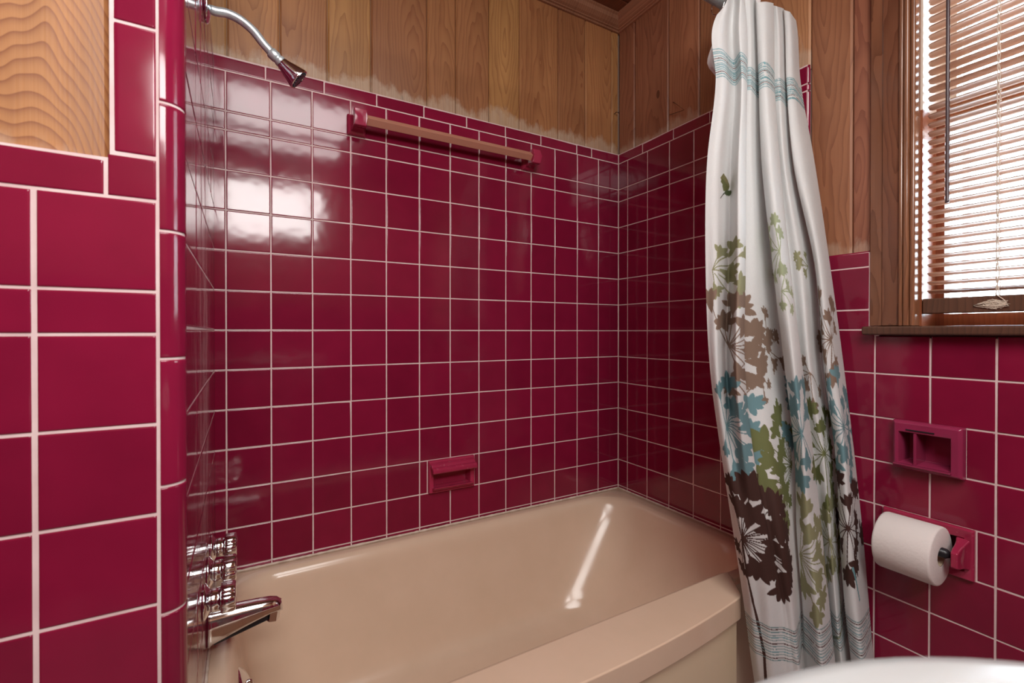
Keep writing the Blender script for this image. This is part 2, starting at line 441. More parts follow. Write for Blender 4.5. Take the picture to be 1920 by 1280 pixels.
# wainscot strip between surround and casing (half row, full row, cap)
for c0, c1 in ((0.813, 0.9095),):
    put_tile(rw, c0, c1, 0, HH); put_tile(rw, c0, c1, HH, HH+P)
put_tile(rw, 0.7205, 0.813, HH+P, 0.2020, 'T', 'cap_tile'); put_tile(rw, 0.813, 0.9095, HH+P, 0.2020, 'T', 'cap_tile')
for c0, c1 in zip([0.0, 0.135, 0.289, 0.443, 0.597], [0.135, 0.289, 0.443, 0.597, TR]): put_tile(rw, c0, c1, TC, TOP, 'T', 'cap_tile')
put_tile(rw, TR, 0.763, TC-0.012, TOP, 'TR', 'cap_tile')
zz = [TC-0.012, TC-0.032, 0.52, 0.366, 0.2020]
for a, b in zip(zz[1:], zz): put_tile(rw, TR, 0.763, a, b, 'R', 'edge_tile')
pr = [-0.0085, 0.083, 0.257, 0.394, 0.560, 0.762]
for a, b in zip(pr, pr[1:]): plank(rw, a, b, TOP-0.012, CEIL-Z0, M_WOODR)
for a, b in ((0.762, 0.866), (0.866, 0.9115)): plank(rw, a, b, 0.19, CEIL-Z0, M_WOODW)
for a, b in zip([1.80, 1.95, 2.10, 2.25], [1.95, 2.10, 2.25, 2.40]): plank(rw, a, b, -0.01, CEIL-Z0, M_WOODR)

# partition: tiled face beside the tub (wall_left) and the face towards the room (wall_front) --------
SK = 0.0092
lw = struct(new('wall_left', boxm(-0.742, 0.10, 0.017, 0.10, FL, CEIL-Z0), M_PLASTER, None, (0.026, 0, Z0), (0, 0, math.pi/2+SK), smooth=False))
new('grout_bed', boxm(-0.752, 0.004, 0.0012, 0.017, FL+0.2, TOP-0.002), M_GROUT, lw, smooth=False)
cols = [0.0] + [-0.0535-k*P for k in range(0, 7)]; cols[-1] = -0.7565
for c1, c0 in zip(cols, cols[1:]):
    for r0, r1 in zip(rows, rows[1:]):
        if r1 < TUBZ-0.02: continue
        put_tile(lw, c0, c1, max(r0, TUBZ-0.03), r1)
for c1, c0 in zip([0, -0.15, -0.304, -0.458, -0.612], [-0.15, -0.304, -0.458, -0.612, -0.7565]): put_tile(lw, c0, c1, TC, TOP, 'T', 'cap_tile')
for a, b in zip([-0.7565, -0.62, -0.48, -0.33, -0.2], [-0.62, -0.48, -0.33, -0.2, -0.01]): plank(lw, a, b, TOP-0.012, CEIL-Z0, M_WOODB)

FY = -0.7815
fw = struct(new('wall_front', boxm(-1.05, 0.0095, 0.017, 0.06, FL, CEIL-Z0), M_PLASTER, None, (0, FY, Z0), smooth=False))
new('grout_bed', holed([-1.05, 0.0085], [FL, TOP], [(-1.05, -0.037, 0.196, TOP)], 0.0012, 0.017), M_GROUT, fw, smooth=False)
zf = -0.008
cols = [0.0078] + [0.0074-k*P for k in range(1, 10)]
rr = [zf-k*P for k in range(9, 0, -1)] + [zf, zf+HH, zf+HH+P]
for i, (c1, c0) in enumerate(zip(cols, cols[1:])):
    for r0, r1 in zip(rr, rr[1:]): put_tile(fw, c0, c1, r0, r1, gx=0.0042)
CB, CT = zf+HH+P, 0.199
put_tile(fw, -0.0405, 0.0078, CB, CT+0.003, '', 'corner_tile')
for a in range(7): put_tile(fw, -0.0405-0.154*(a+1), -0.0405-0.154*a, CB, CT, 'T', 'cap_tile')
for a, b in ((0.203, 0.356), (0.356, 0.510), (0.510, 0.664), (0.664, TOP)): put_tile(fw, -0.0385, 0.0078, a, b, 'L', 'edge_tile')
pf = [-1.0, -0.86, -0.71, -0.60, -0.46, -0.30, -0.165, -0.0378]
for a, b in zip(pf, pf[1:]): plank(fw, a, b, CT-0.012, CEIL-Z0, M_WOODF)
# quarter round pieces on the outer corner
def quarter(h):
    bm = bmesh.new(); R = 0.0235; cx, cy = 0.0098, 0.0235
    prof = [(0.0088, 0.004), (0.0090, 0.0006), (0.0096, 0.0)] + [(cx+R*math.sin(t*math.pi/2/14), cy-R*math.cos(t*math.pi/2/14)) for t in range(0, 15)] + [(cx+R-0.0008, cy+0.0012), (cx+R-0.004, cy+0.0012), (0.010, 0.010)]
    loops = []
    for t, ins in ((-h/2, 0.0012), (-h/2+0.0008, 0.0002), (-h/2+0.002, 0.0), (-h/2+0.006, 0.0), (h/2-0.006, 0.0), (h/2-0.002, 0.0), (h/2-0.0008, 0.0002), (h/2, 0.0012)):
        loops.append([(cx-0.004+(x-cx+0.004)*(1-ins/R), cy+(y-cy)*(1-ins/R), t) for x, y in prof])
    return loft(bm, loops)
qz = [0.272-0.155*k for k in range(-3, 9)]
qm = None
for a in qz:
    lo, hi = a-0.155, a
    if hi > TOP: hi = TOP
    if lo < FL: continue
    o = new('bullnose_tile', quarter(hi-lo-G), M_TILE, fw, (0, 0, (lo+hi)/2))
bm = bmesh.new(); R = 0.0222
pts = [(0.0085, 0.0013)] + [(0.0098+R*math.sin(t*math.pi/18), 0.0235-R*math.cos(t*math.pi/18)) for t in range(0, 10)] + [(0.0085, 0.0245)]
prism(bm, pts, 'z', FL, TOP-0.003); new('grout_bed', bm, M_GROUT, fw, smooth=False)

# rest of the room (behind the camera, seen in the glaze) ------------------
struct(new('floor', boxm(-1.1, L+0.15, -2.5, 0.15, -0.05, 0.0), M_FLOOR, smooth=False))
cl = struct(new('ceiling', boxm(-1.1, L+0.15, -2.5, 0.15, CEIL+0.012, CEIL+0.06), M_CEIL, smooth=False))
for i in range(25):
    y0 = -i*0.1
    o = new('plank', prism(bmesh.new(), [(-0.0495, 0.012), (-0.0495, 0.003), (-0.0465, 0), (0.0465, 0), (0.0495, 0.003), (0.0495, 0.012)], 'x', -1.0, L), M_CEIL, cl, (0, y0-0.05, CEIL), smooth=False)
def rear(name, x0, x1, y0, y1):
    w_ = struct(new(name, boxm(x0, x1, y0, y1, 0, Z0+0.2), M_RTILE, smooth=False))
    new('upper_panelling', boxm(x0, x1, y0, y1, Z0+0.2, CEIL+0.01), M_CROWN, w_, smooth=False)
rear('wall_rear', -1.1, L+0.12, -2.5, -2.42)
rear('wall_west', -1.1, -1.0, -2.42, -0.72)
# crown mouldings
def crown(bm, p0, p1, n0, m0, m1):
    """profile (out, down) swept from p0 to p1 in plan, n0 = outward direction, m0/m1 mitre shift per unit out"""
    prof = [(0, 0), (0.052, 0), (0.052, 0.006), (0.046, 0.010), (0.040, 0.022), (0.026, 0.032), (0.016, 0.036), (0.016, 0.040), (0.009, 0.041), (0.009, 0.048), (0, 0.048)]
    d = (Vector(p1)-Vector(p0)).normalized(); n0 = Vector(n0); loops = []
    for p, m in ((Vector(p0), m0), (Vector(p1), -m1)):
        loops.append([p + n0*a + d*m*a + Vector((0, 0, -b)) for a, b in prof])
    return loft(bm, loops)
zt = CEIL
struct(new('trim_1', crown(bmesh.new(), (0.03, 0.0085, zt), (L+0.0085, 0.0085, zt), (0, -1, 0), 0, 1), M_CROWN, smooth=False))
struct(new('trim_2', crown(bmesh.new(), (L+0.0085, 0.0085, zt), (L+0.0085, -2.42, zt), (-1, 0, 0), 1, 0), M_CROWN, smooth=False))

# window ---------------------------------------------------------------------
wn = struct(empty('window_1', (L, 0, Z0), (0, 0, -math.pi/2)))     # same frame as the wall: x along the wall, y outwards
def wpart(name, bm, m, smooth=False, loc=(0, 0, 0)): return new(name, bm, m, wn, loc, smooth=smooth)
# casing pieces on the near jamb side: flat boards and a beaded moulding
wpart('casing_board', boxm(-0.0130, 0.0130, -0.003, 0.0165, -0.30, 0.30), M_CASE, loc=(0.9245, 0, 0.31))
wpart('casing_board', boxm(-0.0170, 0.0170, -0.006, 0.0165, -0.55, 0.60), M_CASE, loc=(0.9550, 0, 0.56))
for o in wn.children: bev(o, 0.0012, 2)
wn.children[0].data.transform(Matrix.Diagonal((1, 1, 2.0, 1))); wn.children[0].location.z = 0.61
prof = []
def arc(cx, cy, r, a0, a1, n=8):
    return [(cx+r*math.cos(math.radians(a0+(a1-a0)*i/n)), cy+r*math.sin(math.radians(a0+(a1-a0)*i/n))) for i in range(n+1)]
prof = [(0.9722, 0.0165), (0.9722, -0.006)] + arc(0.9765, -0.008, 0.0042, 180, 360) + arc(0.9875, -0.009, 0.0058, 180, 360, 10) + [(0.9940, -0.008)] + arc(0.9995, -0.0085, 0.0050, 190, 350) + [(1.0050, -0.003), (1.0060, 0.0165)]
o = wpart('casing_moulding', prism(bmesh.new(), prof, 'z', 0.010, 1.10), M_CASE)
wpart('casing_board', boxm(0.912, 1.79, -0.006, 0.0165, 1.05, 1.12), M_CASE)
wpart('casing_board', boxm(1.700, 1.79, -0.006, 0.0165, 0.008, 1.05), M_CASE)
# jamb lining, stool, sill board
wpart('jamb', boxm(1.002, 1.010, 0.012, 0.125, 0.006, 0.515), M_SASH)
wpart('jamb', boxm(1.002, 1.010, 0.012, 0.17, 0.515, 1.05), M_JAMBW)
wpart('jamb', boxm(1.696, 1.704, 0.012, 0.17, 0.006, 1.05), M_SASH)
wpart('head_jamb', boxm(1.002, 1.704, 0.012, 0.17, 1.042, 1.052), M_SASH)
st = wpart('window_stool', boxm(0.904, 1.80, -0.030, 0.017, -0.0125, 0.0085), M_SILL); bev(st, 0.005, 3)
wpart('sill_board', boxm(1.004, 1.702, 0.017, 0.17, -0.012, 0.008), M_SASH)
# lower sash (inside), upper sash (outside), meeting rail, storm frame
def sash(y0, y1, z0, z1, rail, m, xa=1.010, xb=1.696, sw=0.036):
    for a, b in ((xa, xa+sw), (xb-sw, xb)): wpart('sash_stile', boxm(a, b, y0, y1, z0, z1), m)
    for a, b in ((z0, z0+rail), (z1-0.035, z1)): wpart('sash_rail', boxm(xa+sw, xb-sw, y0, y1, a, b), m)
    wpart('window_pane', boxm(xa+sw, xb-sw, (y0+y1)/2-0.001, (y0+y1)/2+0.001, z0+rail, z1-0.035), M_GLASS)
sash(0.090, 0.122, 0.008, 0.535, 0.030, M_SASH, sw=0.016)
sash(0.126, 0.158, 0.500, 1.045, 0.035, M_JAMBW, sw=0.026)
for a, b in ((1.030, 1.042), (1.66, 1.696)): wpart('storm_frame', boxm(a, b, 0.185, 0.200, 0.02, 1.04), M_ALU)
wpart('storm_frame', boxm(1.010, 1.696, 0.185, 0.200, 0.500, 0.530), M_ALU)

# pale clapboard house across the yard
hs = tag(empty('neighbouring_house', (5.2, -2.2, 0)), 'pale clapboard house wall seen through the window blind', 'house')
for i in range(13):
    new('clapboard', prism(bmesh.new(), [(0, 0), (0.02, 0), (0.004, 0.15), (0, 0.15)], 'y', -2.6, 2.6).__class__ and boxm(0, 0.02, -2.6, 2.6, 0, 0.146), M_SIDING, hs, (0, 0, -0.1+i*0.15), (0, -0.06, 0), smooth=False)

# ------------------------------------------------------------------ window blind
bl = tag(empty('window_blind', (L, 0, Z0), (0, 0, -math.pi/2)), 'tan slatted blind lowered inside the wooden window frame', 'blind')
def slat_mesh():
    W, T, hl = 0.0215, 0.0018, 0.338; n = 6
    up = []; dn = []
    for i in range(n+1):
        t = -1+2*i/n; y = t*W/2; z = 0.0019*(1-t*t)
        up.append((y, z+T/2)); dn.append((y, z-T/2))
    pts = up + dn[::-1]
    bm = bmesh.new(); loops = []
    for x, s in ((-hl, 0.45), (-hl+0.003, 0.85), (-hl+0.007, 1.0), (hl-0.007, 1.0), (hl-0.003, 0.85), (hl, 0.45)):
        loops.append([(x, y*s, z) for y, z in pts])
    loft(bm, loops); bmesh.ops.rotate(bm, verts=bm.verts, cent=(0, 0, 0), matrix=Matrix.Rotation(math.radians(-17), 3, 'X'))
    me = bpy.data.meshes.new('slat'); bm.to_mesh(me); bm.free(); me.shade_smooth(); me.materials.append(M_BLIND); return me
sm = slat_mesh(); SP = 0.0205; SY = 0.030
ns = int((1.00-0.088)/SP)
for i in range(ns):
    new('slat', sm, None, bl, (1.353, SY, 0.088+i*SP), (random.gauss(0, 0.004), 0, 0))
br_ = new('bottom_rail', boxm(1.012, 1.693, 0.008, 0.034, 0.037, 0.072), M_SILL, bl); bev(br_, 0.003, 2)
br_['label'] = 'dark worn bottom rail'
new('top_rail', boxm(1.012, 1.693, 0.004, 0.044, 1.00, 1.04), M_BLIND, bl, smooth=False)
bm = bmesh.new()
for x in (1.133, 1.58):
    for y in (SY-0.0125, SY+0.0125):
        box(bm, x-0.0006, x+0.0006, y-0.0006, y+0.0006, 0.07, 1.0)
    for i in range(ns+1): box(bm, x-0.0005, x+0.0005, SY-0.0125, SY+0.0125, 0.079+i*SP, 0.080+i*SP)
new('ladder_cord', bm, M_CORD, bl, smooth=False)
bm = bmesh.new(); lathe(bm, [(0.0001, -0.0005), (0.0042, 0), (0.0038, 0.004), (0.0036, 0.70), (0.003, 0.72)], 8, (1.060, -0.006, 0.283)); new('tilt_wand', bm, M_WAND, bl)
# twisted lift cord with a loose tangle on the bottom rail
bm = bmesh.new(); rnd = random.Random(3)
for ph in (0, math.pi):
    pts = [(1.1335+0.0022*math.cos(ph+t*0.42)+0.004, 0.008+0.0015*math.sin(ph+t*0.42), 0.07+t*0.0062) for t in range(0, 152)]
    tube(bm, pts, 0.0010, 6)
pts = [(1.1335, 0.006, 0.076)]
for i in range(46):
    a = i*2.4+rnd.random()*1.2; rx = 0.006+0.026*rnd.random(); rz = 0.003+0.009*rnd.random()
    pts.append((1.128+rx*math.cos(a)+0.004, 0.004+0.003*rnd.random(), 0.053+rz*math.sin(a)))
tube(bm, spline(pts, 4), 0.0009, 5)
new('lift_cord', bm, M_CORD, bl)

# ------------------------------------------------------------------ bathtub
tub = tag(empty('bathtub', (0.74, -0.36, 0)), 'almond enamel bathtub with a wide front rail along the crimson tiles', 'bathtub')
OFF = Vector((-0.74, 0.36, 0))
def tpart(name, bm, m, smooth=True):
    bmesh.ops.translate(bm, verts=bm.verts, vec=OFF); return new(name, bm, m, tub, smooth=smooth)
def rrect(x0, x1, y0, y1, r, z, nc=12, ns_=10):
    """r: radii for corners (x1,y1) (x0,y1) (x0,y0) (x1,y0)"""
    pts = []
    cs = [(x1-r[0], y1-r[0], 0, r[0]), (x0+r[1], y1-r[1], 90, r[1]), (x0+r[2], y0+r[2], 180, r[2]), (x1-r[3], y0+r[3], 270, r[3])]
    for i, (cx, cy, a0, rr_) in enumerate(cs):
        arcp = [(cx+rr_*math.cos(math.radians(a0+90*t/nc)), cy+rr_*math.sin(math.radians(a0+90*t/nc))) for t in range(nc+1)]
        pts += arcp
        nx_, ny_, na, nr = cs[(i+1) % 4]
        e = (nx_+nr*math.cos(math.radians(na)), ny_+nr*math.sin(math.radians(na)))
        s_ = arcp[-1]
        for t in range(1, ns_): pts.append((s_[0]+(e[0]-s_[0])*t/ns_, s_[1]+(e[1]-s_[1])*t/ns_))
    return [(x, y, z) for x, y in pts]
ZD = Z0-0.664
bm = bmesh.new(); loops = []
loops.append(rrect(0.030, L-0.001, -0.700, -0.001, [0.004]*4, ZD-0.06))
loops.append(rrect(0.030, L-0.001, -0.700, -0.001, [0.004]*4, ZD-0.001))
loops.append(rrect(0.031, L-0.002, -0.699, -0.002, [0.004]*4, ZD))
ri = [0.13, 0.10, 0.10, 0.13]
loops.append(rrect(0.062, L-0.050, -0.672, -0.034, ri, ZD+0.001))
loops.append(rrect(0.067, L-0.057, -0.668, -0.040, ri, ZD-0.0015))
loops.append(rrect(0.073, L-0.066, -0.663, -0.048, ri, ZD-0.008))
loops.append(rrect(0.077, L-0.073, -0.659, -0.054, ri, ZD-0.020))
def wallp(t):
    e = t**1.25
    return (0.080+0.045*t, (L-0.080)-0.20*e, -0.656+0.05*t, -0.058-0.075*e)
for i in range(0, 11):
    t = i/10; a = wallp(t); rr_ = [0.13+0.05*t, 0.10+0.03*t, 0.10+0.03*t, 0.13+0.04*t]
    loops.append(rrect(*a, rr_, ZD-0.03-0.26*t))
a = wallp(1.0)
for k_, (ins, dz) in enumerate(((0.008, 0.018), (0.022, 0.034), (0.045, 0.045), (0.085, 0.051), (0.16, 0.054))):
    rr_ = [max(0.06, q-ins*0.6) for q in (0.18, 0.13, 0.13, 0.17)]
    loops.append(rrect(a[0]+ins, a[1]-ins*1.5, a[2]+ins, a[3]-ins, rr_, ZD-0.29-dz))
loft(bm, loops, cap0=False)
tpart('basin', bm, M_TUB)
# front rail: flat top, rounded nose, angled right end
def yfront(x): return -0.800 + 0.16*(x-0.72)**2
outer = [(x, yfront(x)) for x in np.linspace(0.033, 1.150, 40)]
corner = [(1.163, yfront(1.15)+0.006), (1.174, yfront(1.15)+0.018)]
poly = [(0.033, -0.674)] + outer + corner + [(1.232, -0.680), (1.228, -0.674)]
bm = prism(bmesh.new(), poly, 'z', Z0-0.712, Z0-0.656)
o = tpart('front_rail', bm, M_TUB); bev(o, 0.014, 5, 40)
# inner slope that joins rail and basin
bm = bmesh.new(); prism(bm, [(-0.700, Z0-0.72), (-0.700, Z0-0.657), (-0.672, Z0-0.657), (-0.664, Z0-0.664), (-0.660, Z0-0.72)], 'x', 0.034, 1.226)
o = tpart('rail_lip', bm, M_TUB); bev(o, 0.006, 3, 30)
outer2 = [(x, yfront(x)+0.010) for x in np.linspace(0.033, 1.150, 40)]
poly = [(0.033, -0.70)] + outer2 + [(1.168, yfront(1.15)+0.028), (1.19, -0.70)]
o = tpart('apron', prism(bmesh.new(), poly, 'z', 0.0, Z0-0.7115), M_APRON, False); bev(o, 0.004, 2, 50)
o['label'] = 'paler smooth front apron'
tpart('apron_end', boxm(1.19, L-0.001, -0.715, -0.690, 0.0, Z0-0.670), M_TUB, False)
# caulk line along the walls
bm = bmesh.new(); rnd = random.Random(5)
def bead(f, n):
    pts = []; rs = []
    for i in range(n+1):
        pts.append(f(i/n)); rs.append(0.0028+0.0016*rnd.random())
    tube(bm, pts, rs, 6)
bead(lambda t: (0.03+t*(L-0.032), -0.0015, ZD+0.002), 150)
bead(lambda t: (L-0.0015, -0.001-t*0.70, ZD+0.002), 80)
bead(lambda t: (0.0275+0.006*t, -0.001-t*0.72, ZD+0.002), 70)
tpart('caulk', bm, M_CAULK)
# overflow plate with trip lever
ov = tag(empty('overflow_plate', (0.090, -0.36, Z0-0.742)), 'chrome overflow plate on the inner end of the tub below the spout', 'drain plate')
bm = bmesh.new(); lathe(bm, [(0.036, -0.003), (0.036, 0.002), (0.032, 0.007), (0.020, 0.010), (0.0005, 0.011)], 32, (0, 0, 0), (1, -0.08, 0.5)); new('plate', bm, M_CHROME, ov)
bm = bmesh.new(); tube(bm, [(0.008, 0, 0.004), (0.015, 0, 0.004), (0.019, 0, -0.006)], [0.004, 0.0035, 0.003], 8); new('trip_lever', bm, M_CHROME, ov)

# ------------------------------------------------------------------ tub taps and spout
def handle(y, label, deg):
    x0 = 0.026-SK*y
    h = tag(empty('bath_tap', (x0, y, Z0-0.494)), label, 'tap handle', 'chrome handles on the faucet wall')
    bm = bmesh.new(); lathe(bm, [(0.030, 0.0), (0.031, 0.002), (0.030, 0.004), (0.023, 0.009), (0.017, 0.012), (0.015, 0.013)], 40, (0, 0, 0), (1, 0, 0)); new('escutcheon', bm, M_CHROME, h)
    bm = bmesh.new(); lathe(bm, [(0.015, 0.009), (0.0195, 0.010), (0.0200, 0.014), (0.0200, 0.028)], 32, (0, 0, 0), (1, 0, 0)); new('sleeve', bm, M_CHROME, h)
    bm = bmesh.new(); lb = (6, 0.13)
    lathe(bm, [(0.020, 0.0), (0.0255, 0.0006), (0.0265, 0.0025), (0.0265, 0.021), (0.0245, 0.0235), (0.018, 0.0245), (0.017, 0.023), (0.0005, 0.0235)], 60, (0.027, 0, 0), (1, 0, 0), [lb]*5+[None]*3)
    k_ = new('knob', bm, M_CHROME, h); k_.rotation_euler = (math.radians(deg), 0, 0)
handle(-0.235, 'chrome fluted tub handle farthest along the faucet wall, nearest the long tiled wall', 0)
handle(-0.355, 'middle chrome fluted tub handle, directly above the spout', 24)
handle(-0.475, 'chrome fluted tub handle nearest the pink corner bullnose', 52)
sp = tag(empty('tub_spout', (0.029, -0.365, Z0-0.600)), 'chrome tub spout with a hooked tip jutting over the basin', 'spout')
bm = bmesh.new(); loops = []
secs = [(0.0, 0.026, 0.040, 0.008), (0.004, 0.028, 0.042, 0.008), (0.010, 0.026, 0.038, 0.010), (0.05, 0.023, 0.030, 0.016), (0.085, 0.021, 0.023, 0.021), (0.112, 0.0195, 0.0175, 0.024), (0.126, 0.017, 0.015, 0.023), (0.134, 0.012, 0.012, 0.019), (0.137, 0.005, 0.006, 0.013)]
for x, ry, rz, cz in secs:
    lp = []
    for i in range(28):
        a = 2*math.pi*i/28; cy_, cz_ = math.cos(a), math.sin(a)
        e = 0.75
        yy = ry*math.copysign(abs(cy_)**e, cy_); zz_ = rz*math.copysign(abs(cz_)**(e if cz_ < 0 else 1), cz_)
        if cz_ < 0: zz_ *= 0.8
        lp.append((x, yy, cz+zz_-0.012))
    loops.append(lp)
loft(bm, loops); new('body', bm, M_CHROME, sp)
bm = bmesh.new(); lathe(bm, [(0.0125, 0.018), (0.0135, 0.0), (0.0135, -0.022), (0.011, -0.024), (0.010, -0.012), (0.0004, -0.010)], 6, (0.120, 0, 0.004), (0.15, 0, 1)); new('outlet', bm, M_CHROME, sp, smooth=False)
bm = bmesh.new(); box(bm, 0.012, 0.108, -0.010, 0.010, -0.0345, -0.020)
for v_ in bm.verts:
    if v_.co.x > 0.05: v_.co.z += 0.022
new('underside_channel', bm, M_BLACK, sp, smooth=False)

# ------------------------------------------------------------------ shower arm and head
AY = -0.38
sh = tag(empty('shower', (0.0305, AY, Z0+0.640)), 'chrome shower head on a curved arm high on the faucet wall', 'shower head')
def sp3(u, v): q = at(u, v, 'y', AY); return (q[0]-0.0305, 0.0, q[2]-Z0-0.640)
bm = bmesh.new(); lathe(bm, [(0.032, 0.0), (0.033, 0.003), (0.030, 0.006), (0.016, 0.010), (0.013, 0.012)], 36, (0, 0, 0.0), (1, 0, 0)); new('flange', bm, M_CHROME, sh)
arm = [(0.0, 0, 0.0)] + [sp3(*q) for q in ((400, 20), (425, 25), (450, 37), (474, 57), (494, 82), (512, 102))]
bm = bmesh.new(); tube(bm, spline(arm, 6), 0.0088, 16); new('arm', bm, M_CHROME2, sh)
A = Vector(sp3(510, 100)); B = Vector(sp3(561, 150)); d = (B-A).normalized(); ln = (B-A).length
bm = bmesh.new(); lathe(bm, [(0.0095, -0.004), (0.0115, -0.002), (0.0115, 0.010), (0.0105, 0.012), (0.0095, 0.014), (0.0115, 0.017), (0.0115, 0.022), (0.009, 0.025)], 24, A, d); new('collar', bm, M_CHROME2, sh)
bm = bmesh.new(); lathe(bm, [(0.0100, 0.020), (0.0125, 0.026), (0.0145, 0.034), (0.0215, ln-0.012), (0.0240, ln-0.003), (0.0240, ln), (0.0212, ln), (0.0212, ln-0.003)], 36, A, d); new('bell', bm, M_CHROME, sh)
bm = bmesh.new(); lathe(bm, [(0.0210, ln-0.004), (0.0210, ln-0.001), (0.010, ln+0.0005), (0.0003, ln+0.001)], 36, A, d)
q_ = Vector((0, 0, 1)).rotation_difference(d)
for i in range(18):
    a = 2*math.pi*i/18; c_ = A + q_ @ Vector((0.0185*math.cos(a), 0.0185*math.sin(a), 0))
    lathe(bm, [(0.0013, ln-0.002), (0.0011, ln+0.002), (0.0003, ln+0.0021)], 6, c_, d)
new('spray_face', bm, M_NOZ, sh)

# ------------------------------------------------------------------ towel bar
tb = tag(empty('towel_bar', (0.70, 0, Z0+0.63)), 'pinkish brown square towel bar between two crimson ceramic brackets', 'towel bar')
def bracket(x0, x1, z0, z1):
    cx, cz = (x0+x1)/2-0.70, (z0+z1)/2-0.63; w_, h_ = (x1-x0)/2, (z1-z0)/2
    bm = bmesh.new(); loops = []
    for y, sw, shh, rid in ((0.008, 1, 1, 0), (-0.007, 1, 1, 0), (-0.012, .92, .92, 0), (-0.018, .72, .74, 0), (-0.030, .62, .70, 0), (-0.040, .62, .72, 0), (-0.050, .66, .80, 0), (-0.062, .66, .82, 0.0), (-0.066, .64, .78, 0.013)):
        a, b = w_*sw, h_*shh
        lp = [(-a, y, -b), (a, y, -b), (a, y-rid, 0), (a, y, b), (-a, y, b), (-a, y-rid, 0)]
        loops.append([(x+cx, y_, z+cz+(0.004 if y < -0.03 else 0)) for x, y_, z in lp])
    loft(bm, loops); o = new('bracket', bm, M_FIX, tb); bev(o, 0.0022, 2, 25)
bracket(*TBL); bracket(*TBR)
bm = bmesh.new(); s_ = 0.0160; prism(bm, [(-0.052-s_, 0), (-0.052, s_), (-0.052+s_, 0), (-0.052, -s_)], 'x', TBL[1]-0.70-0.02, TBR[0]-0.70+0.02)
o = new('bar', bm, M_BAR, tb, (0, 0, -0.001)); bev(o, 0.0012, 2)

# ------------------------------------------------------------------ soap dish
sd = tag(empty('soap_dish', ((SOAP[0]+SOAP[1])/2, 0, Z0+(SOAP[2]+SOAP[3])/2)), 'crimson ceramic soap dish with a grab bar low on the long tiled wall', 'soap dish')
hw, hh_ = (SOAP[1]-SOAP[0])/2, (SOAP[3]-SOAP[2])/2
def cavity(bm, hw, hh, iw0, iw1, iz0, iz1, y0, y1, depth):
    """frame from y1 (wall) to y0 (front) with a recess [iw0,iw1]x[iz0,iz1] reaching depth"""
    O = [(-hw, -hh), (hw, -hh), (hw, hh), (-hw, hh)]; I = [(iw0, iz0), (iw1, iz0), (iw1, iz1), (iw0, iz1)]
    J = [(iw0*0.93, iz0*0.93), (iw1*0.93, iz0*0.93), (iw1*0.93, iz1*0.93), (iw0*0.93, iz1*0.93)]
    vo1 = [bm.verts.new((x, y1, z)) for x, z in O]; vo0 = [bm.verts.new((x*0.97, y0, z*0.97)) for x, z in O]
    vi = [bm.verts.new((x, y0+0.001, z)) for x, z in I]; vd = [bm.verts.new((x, depth, z)) for x, z in J]
    for A_, B_ in ((vo1, vo0), (vo0, vi), (vi, vd)):
        for i in range(4): bm.faces.new((A_[i], A_[(i+1) % 4], B_[(i+1) % 4], B_[i]))
    bm.faces.new(vd); bmesh.ops.recalc_face_normals(bm, faces=bm.faces)
bm = bmesh.new(); cavity(bm, hw, hh_, -hw+0.018, hw-0.018, -hh_+0.016, hh_-0.016, -0.011, 0.002, 0.024)
o = new('frame', bm, M_FIX, sd); bev(o, 0.003, 3)
bm = bmesh.new()
prism(bm, [(-0.004, 0.051), (-0.024, 0.044), (-0.030, 0.036), (-0.036, 0.037), (-0.043, 0.032), (-0.044, 0.021), (-0.037, 0.016), (-0.028, 0.022), (-0.024, 0.030), (-0.004, 0.036)], 'x', -hw+0.004, hw-0.006)
o = new('grab_bar', bm, M_FIX, sd); bev(o, 0.004, 3, 20)
bm = bmesh.new(); prism(bm, [(0.0, -0.046), (-0.020, -0.044), (-0.030, -0.034), (-0.030, -0.031), (-0.022, -0.034), (0.0, -0.036)], 'x', -hw+0.012, hw-0.012)
o = new('tray_lip', bm, M_FIX, sd); bev(o, 0.002, 2, 20)

# ------------------------------------------------------------------ toothbrush / tumbler niche on the window wall
td = tag(empty('tumbler_niche', (L, -(DISH[0]+DISH[1])/2, Z0+(DISH[2]+DISH[3])/2), (0, 0, -math.pi/2)), 'plum ceramic soap and tumbler niche below the window sill', 'soap niche')
hw, hh_ = (DISH[1]-DISH[0])/2+0.002, (DISH[3]-DISH[2])/2+0.002
bm = bmesh.new()
def fr(bm, x0, x1, z0, z1, y0, y1): box(bm, x0, x1, y0, y1, z0, z1)
loops = []
O = lambda s, y: [(-hw*s, y, -hh_*s), (hw*s, y, -hh_*s), (hw*s, y, hh_*s), (-hw*s, y, hh_*s)]
I = lambda e, y: [(-hw+0.013+e, y, -hh_+0.013+e), (hw-0.020-e, y, -hh_+0.013+e), (hw-0.020-e, y, hh_-0.026-e), (-hw+0.013+e, y, hh_-0.026-e)]
loft(bm, [O(1, 0.004), O(1, -0.008), O(0.975, -0.015), O(0.90, -0.020), O(0.87, -0.020), I(0, -0.019), I(0.002, -0.010), I(0.004, 0.034)], cap0=False)
o = new('frame', bm, M_FIX2, td); bev(o, 0.0022, 2, 25)
bm = bmesh.new(); box(bm, -hw+0.041, -hw+0.047, -0.017, 0.034, -hh_+0.013, hh_-0.026); o = new('divider', bm, M_FIX2, td); bev(o, 0.001, 2)
bm = bmesh.new(); box(bm, -hw+0.028, -hw+0.080, -0.0206, -0.018, hh_-0.0215, hh_-0.0185); new('slot', bm, M_BLACK, td, smooth=False)
bm = bmesh.new(); prism(bm, [(-0.016, -hh_+0.007), (-0.030, -hh_+0.010), (-0.030, -hh_+0.014), (-0.016, -hh_+0.014)], 'x', -hw+0.006, hw-0.018); o = new('ledge', bm, M_FIX2, td); bev(o, 0.0015, 2)

